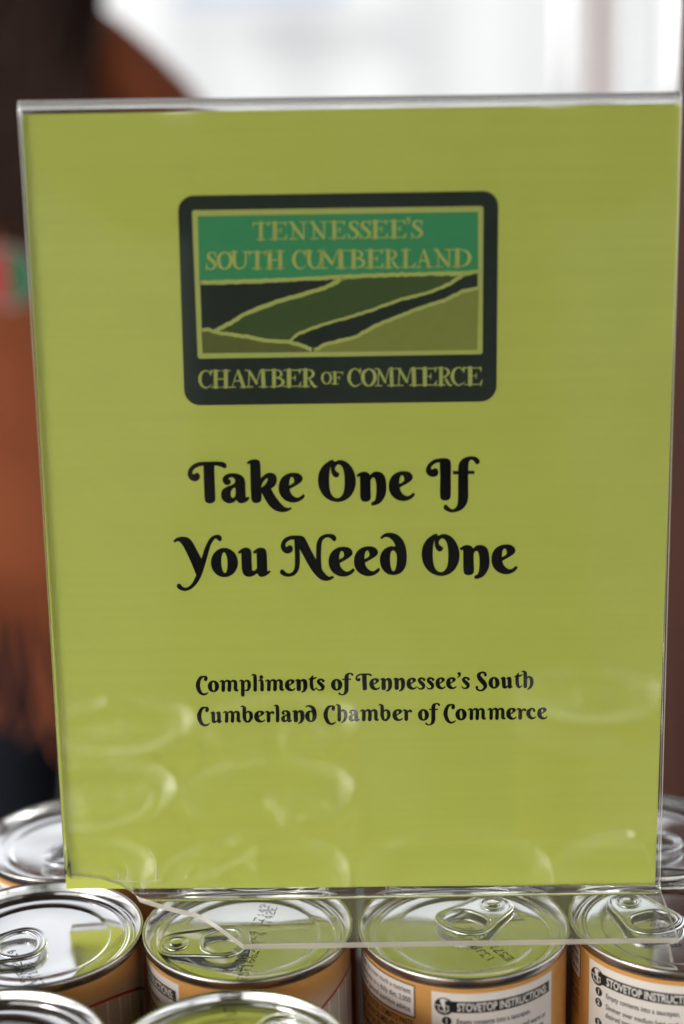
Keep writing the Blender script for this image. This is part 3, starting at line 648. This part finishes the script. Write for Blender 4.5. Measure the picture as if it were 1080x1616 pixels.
for c,(key,x,y,rot,tp,lab) in zip(cans_,specs):
    c.location=(x,y,0 if key not in 'F' else -.0005)
    tag(c,lab,'can','soup cans packed together under the sign')
    ch={o.name.split('.')[0]:o for o in c.children}
    ch['label'].rotation_euler.z=R(rot+16.5)
    tx,ty,tr=tabpose((x,y),*tp) if tp else extra[key]
    ch['pull_tab'].location=(tx,ty,-.0027); ch['pull_tab'].rotation_euler=(0,-R(2.5),tr)
    def L2(px,py,dz=-.0044):
        p=on_level(px,py,dz); return (p.x-x,p.y-y)
    if key=='B':
        stamp(c,[('E571662ER 4 1742E',L2(388,1549),L2(434,1440),.0031),('16JAN2024 17:42',L2(379,1536),L2(424,1432),.0033)])
    elif key=='C': stamp(c,[('E57188SER',L2(811,1512),L2(690,1421),.0030),('13JAN2024',L2(782,1513),L2(680,1431),.0030)])
    elif key=='A': stamp(c,[('E57188',L2(70,1555),L2(8,1440),.0030),('15JAN2024',L2(52,1556),L2(-6,1440),.0031)])
    elif key=='D': stamp(c,[('E5718842',L2(1075,1492),L2(1020,1440),.0030)])
    elif key=='F': stamp(c,[('2024 17:42',L2(392,1640),L2(368,1590),.003)])

# ------------------------------------------------------------------ table, ground
M['cloth']=mat('black_table_cloth',(.022,.022,.026),.9,noise=.3,nscale=90,bump=1e-4,bscale=400)
bm=bmesh.new(); bmesh.ops.create_cube(bm,size=1)
for v in bm.verts: v.co=Vector((v.co.x*.9,v.co.y*.46-.08,v.co.z*.03-.128))
bmesh.ops.bevel(bm,geom=bm.edges[:],offset=.004,segments=2)
tb=empty('display_table',(0,0,-.86)); tag(tb,'black clothed display table under the packed soup cans','table')
t_=obj('table_top',bm,M['cloth']); t_.parent=tb; t_.location=(0,0,.86)
for sx in (-1,1):
    for yy in (-.24,.12):
        bm=bmesh.new(); lathe(bm,[(.016,0),(.016,.71),(.018,.715)],16); l=obj('leg',bm,M['can_metal']); l.parent=tb; l.location=(sx*.40,yy,0)
def ground_mat():
    m=mat('grey_asphalt_ground',(.085,.082,.075),.95,noise=.25,nscale=3,bump=.004,bscale=60); return m
bm=bmesh.new()
for q in ((-400,-400),(400,-400),(400,400),(-400,400)): bm.verts.new((*q,-.86))
bm.verts.ensure_lookup_table(); bm.faces.new(bm.verts[:]); tag(obj('ground',bm,ground_mat()),kind='structure')

# ------------------------------------------------------------------ post behind the stand, right
M['post']=mat('dark_brown_stained_wood',(.075,.026,.015),.8,0,.2,noise=.25,nscale=14,bump=4e-4,bscale=50)
pt=at_depth(1076,0,.28); pb=at_depth(1052,700,.28)
bm=bmesh.new(); bmesh.ops.create_cube(bm,size=1)
sl_=(pt.x-pb.x)/(pt.z-pb.z)
for v in bm.verts: v.co=Vector((v.co.x*.10+.05,v.co.y*.09+.045,v.co.z*3.0+.64))
bmesh.ops.bevel(bm,geom=bm.edges[:],offset=.006,segments=3)
for v in bm.verts: v.co.x+=pt.x+(v.co.z-pt.z)*sl_
po=obj('wooden_post',bm,M['post']); po.location=(0,.19,0); tag(po,'dark reddish brown wooden post at the right edge behind the cans','post')

# ------------------------------------------------------------------ person behind, left
Yp=1.42
M['suede']=mat('rust_brown_suede',(.185,.052,.021),.95,0,.1,noise=.3,nscale=7,bump=6e-4,bscale=40)
M['hair']=mat('dark_brown_hair',(.026,.012,.008),.75,0,.15,noise=.3,nscale=30)
M['trousers']=mat('navy_black_cloth',(.007,.009,.013),.9,0,.1)
M['skin']=mat('skin',(.42,.21,.14),.5)
M['coat']=mat('charcoal_coat',(.009,.009,.011),.9,0,.2,noise=.2,nscale=30)
def skinmesh(name,verts,edges,root=0,sub=2):
    me=bpy.data.meshes.new(name); me.from_pydata([v[:3] for v in verts],edges,[])
    o=bpy.data.objects.new(name,me); C.objects.link(o)
    md=o.modifiers.new('s','SKIN'); md.use_smooth_shade=True
    for i,v in enumerate(verts):
        me.skin_vertices[0].data[i].radius=(v[3],v[4] if len(v)>4 else v[3]); me.skin_vertices[0].data[i].use_root=(i==root)
    if sub:
        sb=o.modifiers.new('u','SUBSURF'); sb.levels=sub; sb.render_levels=sub
    bpy.context.view_layer.update()
    m2=bpy.data.meshes.new_from_object(o.evaluated_get(bpy.context.evaluated_depsgraph_get()))
    bpy.data.objects.remove(o); return m2
PXM=(at_depth(100,400,Yp)-at_depth(0,400,Yp)).length/100      # metres per photo pixel at the person's distance
X=at_depth(45,110,Yp).x; zs=at_depth(45,110,Yp).z
person=empty('person',(X,Yp,-.86)); tag(person,'long haired person in a rust brown fringed suede jacket behind the cans at left','person')
def part(name,bm_or_me,m,smooth=True,par=None,org=None):
    o=obj(name,bm_or_me,m,None,smooth); o.parent=par or person; o.matrix_parent_inverse=Matrix.Translation(-Vector(org or (X,Yp,-.86))); return o
def nd(dx,dz,r,r2=None,dy=0):   # offsets from the middle of the shoulder line, metres
    return (X+dx,Yp+dy,zs+dz,r,r2 or r*.8)
bv=[nd(0,-.60,.10),nd(0,-.42,.125),nd(0,-.24,.14),nd(0,-.09,.12,.09),nd(0,.05,.055,.055),nd(0,.08,.052,.055,-.02),nd(0,.12,.078,.095,-.04),nd(0,.185,.078,.095,-.045),
 nd(-.15,-.08,.06),nd(-.21,-.32,.045),nd(-.19,-.55,.035,.035,-.10),nd(-.13,-.60,.028,.02,-.18),
 nd(.15,-.08,.06),nd(.21,-.32,.045),nd(.20,-.56,.035,.035,-.08),nd(.17,-.64,.028,.02,-.12),
 nd(-.09,-.70,.10,.095),nd(-.10,-.95,.065,.065),(X-.10,Yp+.01,-.79,.042,.045),(X-.10,Yp-.10,-.83,.04,.025),
 nd(.09,-.70,.10,.095),nd(.10,-.95,.065,.065),(X+.10,Yp+.01,-.79,.042,.045),(X+.10,Yp-.10,-.83,.04,.025)]
be=[(0,1),(1,2),(2,3),(3,4),(4,5),(5,6),(6,7),(3,8),(8,9),(9,10),(10,11),(3,12),(12,13),(13,14),(14,15),(0,16),(16,17),(17,18),(18,19),(0,20),(20,21),(21,22),(22,23)]
part('body',skinmesh('body',bv,be),M['skin'])
jk=[nd(0,-.69,.178,.15),nd(0,-.58,.170,.14),nd(0,-.44,.155,.12),nd(0,-.26,.155,.12),nd(0,-.12,.14,.10),nd(0,.06,.08,.075),
 nd(-.09,.025,.095,.08),nd(-.165,-.075,.10,.08),nd(-.205,-.33,.068,.066),nd(-.19,-.53,.055,.055,-.09),
 nd(.09,.025,.095,.08),nd(.165,-.075,.10,.08),nd(.205,-.33,.068,.066),nd(.20,-.54,.055,.055,-.07)]
part('suede_jacket',skinmesh('suede_jacket',jk,[(0,1),(1,2),(2,3),(3,4),(4,5),(4,6),(6,7),(7,8),(8,9),(4,10),(10,11),(11,12),(12,13)]),M['suede'])
part('trousers',skinmesh('trousers',[nd(0,-.64,.16,.14),nd(-.09,-.78,.115,.11),nd(-.10,-.98,.08,.08),(X-.10,Yp+.01,-.78,.065,.065),nd(.09,-.78,.115,.11),nd(.10,-.98,.08,.08),(X+.10,Yp+.01,-.78,.065,.065),nd(0,-.52,.16,.14)],[(0,1),(1,2),(2,3),(0,4),(4,5),(5,6),(0,7)]),M['trousers'])
# fringe strips
zf=at_depth(40,885,Yp).z; zl=at_depth(40,1125,Yp).z
for i in range(40):
    a=math.pi+i/39*math.pi+random.uniform(-.02,.02); bx=X+.195*math.cos(a); by=Yp+.17*math.sin(a)
    L=(zf-zl)*random.uniform(.45,1.1); bm=bmesh.new(); prev=None; sw=random.uniform(-.05,.05)
    for j in range(5):
        t=j/4; wx=.0042*(1-.3*t); c=Vector((bx+sw*t*t,by-.004*t,zf+.02-L*t))
        ring=[bm.verts.new((c.x+sx*wx,c.y+sy*.001,c.z)) for sx,sy in ((-1,-1),(1,-1),(1,1),(-1,1))]
        if prev:
            for k2 in range(4): bm.faces.new([prev[k2],prev[(k2+1)%4],ring[(k2+1)%4],ring[k2]])
        prev=ring
    part('fringe_strip',bm,M['suede'],False)
bm=bmesh.new(); bmesh.ops.create_uvsphere(bm,u_segments=24,v_segments=16,radius=1)
for v in bm.verts: v.co=Vector((X+v.co.x*.10,Yp-.01+v.co.y*.115,zs+.165+v.co.z*.112))
for f in list(bm.faces):
    c=f.calc_center_median()
    if c.y<Yp-.06 and c.z<zs+.19: bm.faces.remove(f)
part('hair',bm,M['hair'])
for i in range(60):
    x0=X+random.uniform(-.1,.1); y0=Yp-.03+random.uniform(-.03,.07)
    x1=X+random.uniform(-.14,.085); L=random.uniform(.12,.24) if x1>X-.02 else random.uniform(.12,.2)
    vs=[(x0,y0,zs+.18,.014,.014),(x0*.5+x1*.5,y0-.03,zs+.09,.019,.015),(x1,Yp-.125,zs-.03,.017,.014),(x1+random.uniform(-.015,.015),Yp-.145,zs-L+.03,.006,.005)]
    part('hair_lock',skinmesh('hair_lock',vs,[(0,1),(1,2),(2,3)],0,1),M['hair'])
# beaded medallion
M['red']=mat('red_beads',(.38,.006,.012),.6,noise=.3,nscale=200); M['green']=mat('green_beads',(.002,.11,.04),.6,noise=.3,nscale=200); M['white']=mat('white_beads',(.28,.25,.27),.4)
mc=at_depth(12,437,Yp-.165)
md=empty('beaded_medallion',mc); tag(md,'round red, green and white beaded medallion worn on the suede jacket','necklace')
def half(a0,a1,r0,r1,dy,col,name):
    bm=bmesh.new(); n=18; vs=[]
    for q_ in (0,1):
        for i in range(n+1):
            a=a0+(a1-a0)*i/n
            for r in (r0,r1): vs.append(bm.verts.new((r*math.cos(a),dy+q_*.004,r*math.sin(a))))
    m=2*(n+1)
    for i in range(n):
        a=2*i
        bm.faces.new([vs[a],vs[a+1],vs[a+3],vs[a+2]]); bm.faces.new([vs[m+a],vs[m+a+2],vs[m+a+3],vs[m+a+1]])
        bm.faces.new([vs[a+1],vs[m+a+1],vs[m+a+3],vs[a+3]])
    obj(name,bm,col,md)
half(math.pi/2,math.pi*1.5,0,.031,0,M['red'],'red_half'); half(-math.pi/2,math.pi/2,0,.031,0,M['green'],'green_half'); half(0,math.tau,.031,.034,.0005,M['white'],'bead_rim')
for s_ in (-1,1):
    me=skinmesh('cord',[(0,.004,.028,.0012),(s_*.04,.02,.10,.0012),(s_*.06,.10,zs-mc.z-.02,.0012)],[(0,1),(1,2)],0,1); obj('cord',me,M['hair'],md)

# ------------------------------------------------------------------ white canopy tent behind
M['canvas']=mat('white_tent_canvas',(.68,.69,.70),.85,noise=.02,nscale=2)
nm=M['canvas'].node_tree; b=nm.nodes['Principled BSDF']; tr=nm.nodes.new('ShaderNodeBsdfTranslucent'); tr.inputs[0].default_value=(.7,.7,.7,1); mx=nm.nodes.new('ShaderNodeMixShader'); mx.inputs[0].default_value=.25
nm.links.new(b.outputs[0],mx.inputs[1]); nm.links.new(tr.outputs[0],mx.inputs[2]); nm.links.new(mx.outputs[0],nm.nodes['Material Output'].inputs[0])
M['pole']=mat('brown_pole',(.16,.10,.09),.6)
M['steel']=mat('grey_pole',(.35,.37,.40),.4,.6)
tent=empty('canopy_tent',(.6,6.5,-.86)); tag(tent,'white canopy tent with hanging side walls, far out of focus behind the card','tent')
def wallpanel(x0,x1,y,z0,z1,name='side_wall',fold=.02,n=40):
    bm=bmesh.new(); A=[]
    for i in range(n+1):
        t=i/n; yy=y+fold*math.sin(t*23+x0)*math.sin(t*7)
        A.append([bm.verts.new((x0+(x1-x0)*t,yy+d,z)) for d in (0,.003) for z in (z0,z1)])
    for a,b_ in zip(A,A[1:]):
        bm.faces.new([a[0],b_[0],b_[1],a[1]]); bm.faces.new([a[2],a[3],b_[3],b_[2]])
    return obj(name,bm,M['canvas'],tent,True)
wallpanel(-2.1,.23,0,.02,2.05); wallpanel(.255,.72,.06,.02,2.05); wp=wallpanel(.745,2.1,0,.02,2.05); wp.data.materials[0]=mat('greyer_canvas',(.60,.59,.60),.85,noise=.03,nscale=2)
for x in (-2.15,2.15):
    for y in (0,3):
        bm=bmesh.new(); lathe(bm,[(.02,0),(.02,2.1),(.0,2.1)],12); l=obj('pole',bm,M['steel'],tent); l.location=(x,y,0)
bm=bmesh.new(); vs=[bm.verts.new(p) for p in ((-2.2,-.05,2.1),(2.2,-.05,2.1),(2.2,3.1,2.1),(-2.2,3.1,2.1),(0,1.5,3.0))]
for a in range(4): bm.faces.new([vs[a],vs[(a+1)%4],vs[4]])
obj('roof',bm,M['canvas'],tent)
ra,rb=at_depth(282,-2,6.3),at_depth(545,-2,6.3)
bm=bmesh.new(); bmesh.ops.create_cube(bm,size=1)
for v in bm.verts: v.co=Vector(((ra.x+rb.x)/2-.6+v.co.x*(rb.x-ra.x),-.25+v.co.y*.03,ra.z+.86+v.co.z*.06))
obj('side_rail',bm,mat('pale_blue_paint',(.36,.42,.50),.7),tent)
bp=at_depth(948,60,5.2); bm=bmesh.new(); lathe(bm,[(.034,0),(.034,2.3),(.0,2.3)],14); o=obj('thin_pole',bm,M['pole']); o.location=(bp.x,5.2,-.86); tag(o,'thin brown pole standing in front of the white tent','pole')

# ------------------------------------------------------------------ the photographer, standing behind the camera (seen only as a dim mirror image in the acrylic)
def pn(x,y,z,r,r2=None): return (x,y,z,r,r2 or r)
ph=empty('person',(.01,-.86,-.86)); tag(ph,'standing photographer in a charcoal coat holding a black camera, dimly mirrored in the stand','person')
org=(.01,-.86,-.86)
pv=[pn(.01,-.88,.04,.13,.10),pn(.01,-.88,.22,.12,.09),pn(.01,-.87,.40,.14,.10),pn(.01,-.86,.52,.11,.08),pn(.01,-.85,.62,.052),pn(.01,-.83,.68,.075,.09),pn(.01,-.83,.76,.075,.09),
 pn(-.17,-.86,.50,.055),pn(-.23,-.80,.26,.042),pn(-.08,-.655,.22,.030),pn(.19,-.86,.50,.055),pn(.25,-.80,.26,.042),pn(.10,-.655,.24,.030),
 pn(-.10,-.88,-.06,.085),pn(-.11,-.86,-.42,.06),pn(-.11,-.88,-.78,.042),pn(-.11,-.77,-.83,.04,.03),pn(.12,-.88,-.06,.085),pn(.13,-.86,-.42,.06),pn(.13,-.88,-.78,.042),pn(.13,-.77,-.83,.04,.03)]
pe=[(0,1),(1,2),(2,3),(3,4),(4,5),(5,6),(3,7),(7,8),(8,9),(3,10),(10,11),(11,12),(0,13),(13,14),(14,15),(15,16),(0,17),(17,18),(18,19),(19,20)]
part('body',skinmesh('body',pv,pe),mat('darkened_skin',(.09,.045,.03),.7,0,.2),True,ph,org)  # skin colour darkened to keep its mirror image in the stand dim
part('coat',skinmesh('coat',[pn(.01,-.89,-.16,.20,.14),pn(.01,-.88,.02,.18,.14),pn(.01,-.88,.22,.17,.13),pn(.01,-.87,.40,.18,.13),pn(.01,-.86,.51,.13,.10),pn(-.17,-.86,.48,.085),pn(-.23,-.80,.26,.065),pn(-.12,-.69,.21,.048),pn(.19,-.86,.48,.085),pn(.25,-.80,.26,.065),pn(.14,-.69,.22,.048)],[(0,1),(1,2),(2,3),(3,4),(4,5),(5,6),(6,7),(4,8),(8,9),(9,10)]),M['coat'],True,ph,org)
part('trousers',skinmesh('trousers',[pn(.01,-.88,-.02,.16,.12),pn(-.10,-.88,-.12,.10),pn(-.11,-.86,-.42,.078),pn(-.11,-.88,-.76,.06),pn(.12,-.88,-.12,.10),pn(.13,-.86,-.42,.078),pn(.13,-.88,-.76,.06)],[(0,1),(1,2),(2,3),(0,4),(4,5),(5,6)]),M['trousers'],True,ph,org)
bm=bmesh.new(); bmesh.ops.create_uvsphere(bm,u_segments=20,v_segments=14,radius=1)
for v in bm.verts: v.co=Vector((.01+v.co.x*.088,-.85+v.co.y*.10,.755+v.co.z*.09))
part('hair',bm,M['hair'],True,ph,org)
M['camera_body']=mat('black_camera_plastic',(.012,.012,.012),.5)
kc=empty('hand_camera',(.008,-.63,.27)); tag(kc,'black hand held camera in front of the standing photographer','camera')
bm=bmesh.new(); bmesh.ops.create_cube(bm,size=1)
for v in bm.verts: v.co=Vector((v.co.x*.09,v.co.y*.045,v.co.z*.13))
bmesh.ops.bevel(bm,geom=bm.edges[:],offset=.008,segments=3); obj('camera_body',bm,M['camera_body'],kc)
bm=bmesh.new(); lathe(bm,[(.030,.0),(.034,.005),(.034,.050),(.036,.055),(.036,.062),(.030,.062),(.026,.052),(0,.050)],32); o=obj('lens',bm,M['camera_body'],kc); o.rotation_euler=(R(-90),0,0); o.location=(0,.018,0)

# ------------------------------------------------------------------ wooden roof overhead, added out of frame to dim light and reflections from above
M['board']=mat('weathered_brown_boards',(.13,.085,.055),.9,0,.1,noise=.35,nscale=6)
sh_=empty('dimming_roof',(0,-.3,-.86)); tag(sh_,'brown boarded roof on posts over the table, added unseen to dim the light from above','shelter')
for i in range(28):
    bm=bmesh.new(); bmesh.ops.create_cube(bm,size=1)
    for v in bm.verts: v.co=Vector((v.co.x*6.0,v.co.y*.19-3.0+i*.2,v.co.z*.025+2.62))
    obj('board',bm,M['board'],sh_)
for x in (-2.6,-1.3,0,1.3,2.6):
    bm=bmesh.new(); bmesh.ops.create_cube(bm,size=1)
    for v in bm.verts: v.co=Vector((x+v.co.x*.07,v.co.y*5.6-.3,v.co.z*.14+2.53))
    obj('rafter',bm,M['board'],sh_)
for x in (-2.85,2.85):
    for y in (-3.0,2.3):
        bm=bmesh.new(); bmesh.ops.create_cube(bm,size=1)
        for v in bm.verts: v.co=Vector((x+v.co.x*.12,y+v.co.y*.12,v.co.z*2.6+1.3))
        obj('roof_post',bm,M['board'],sh_)
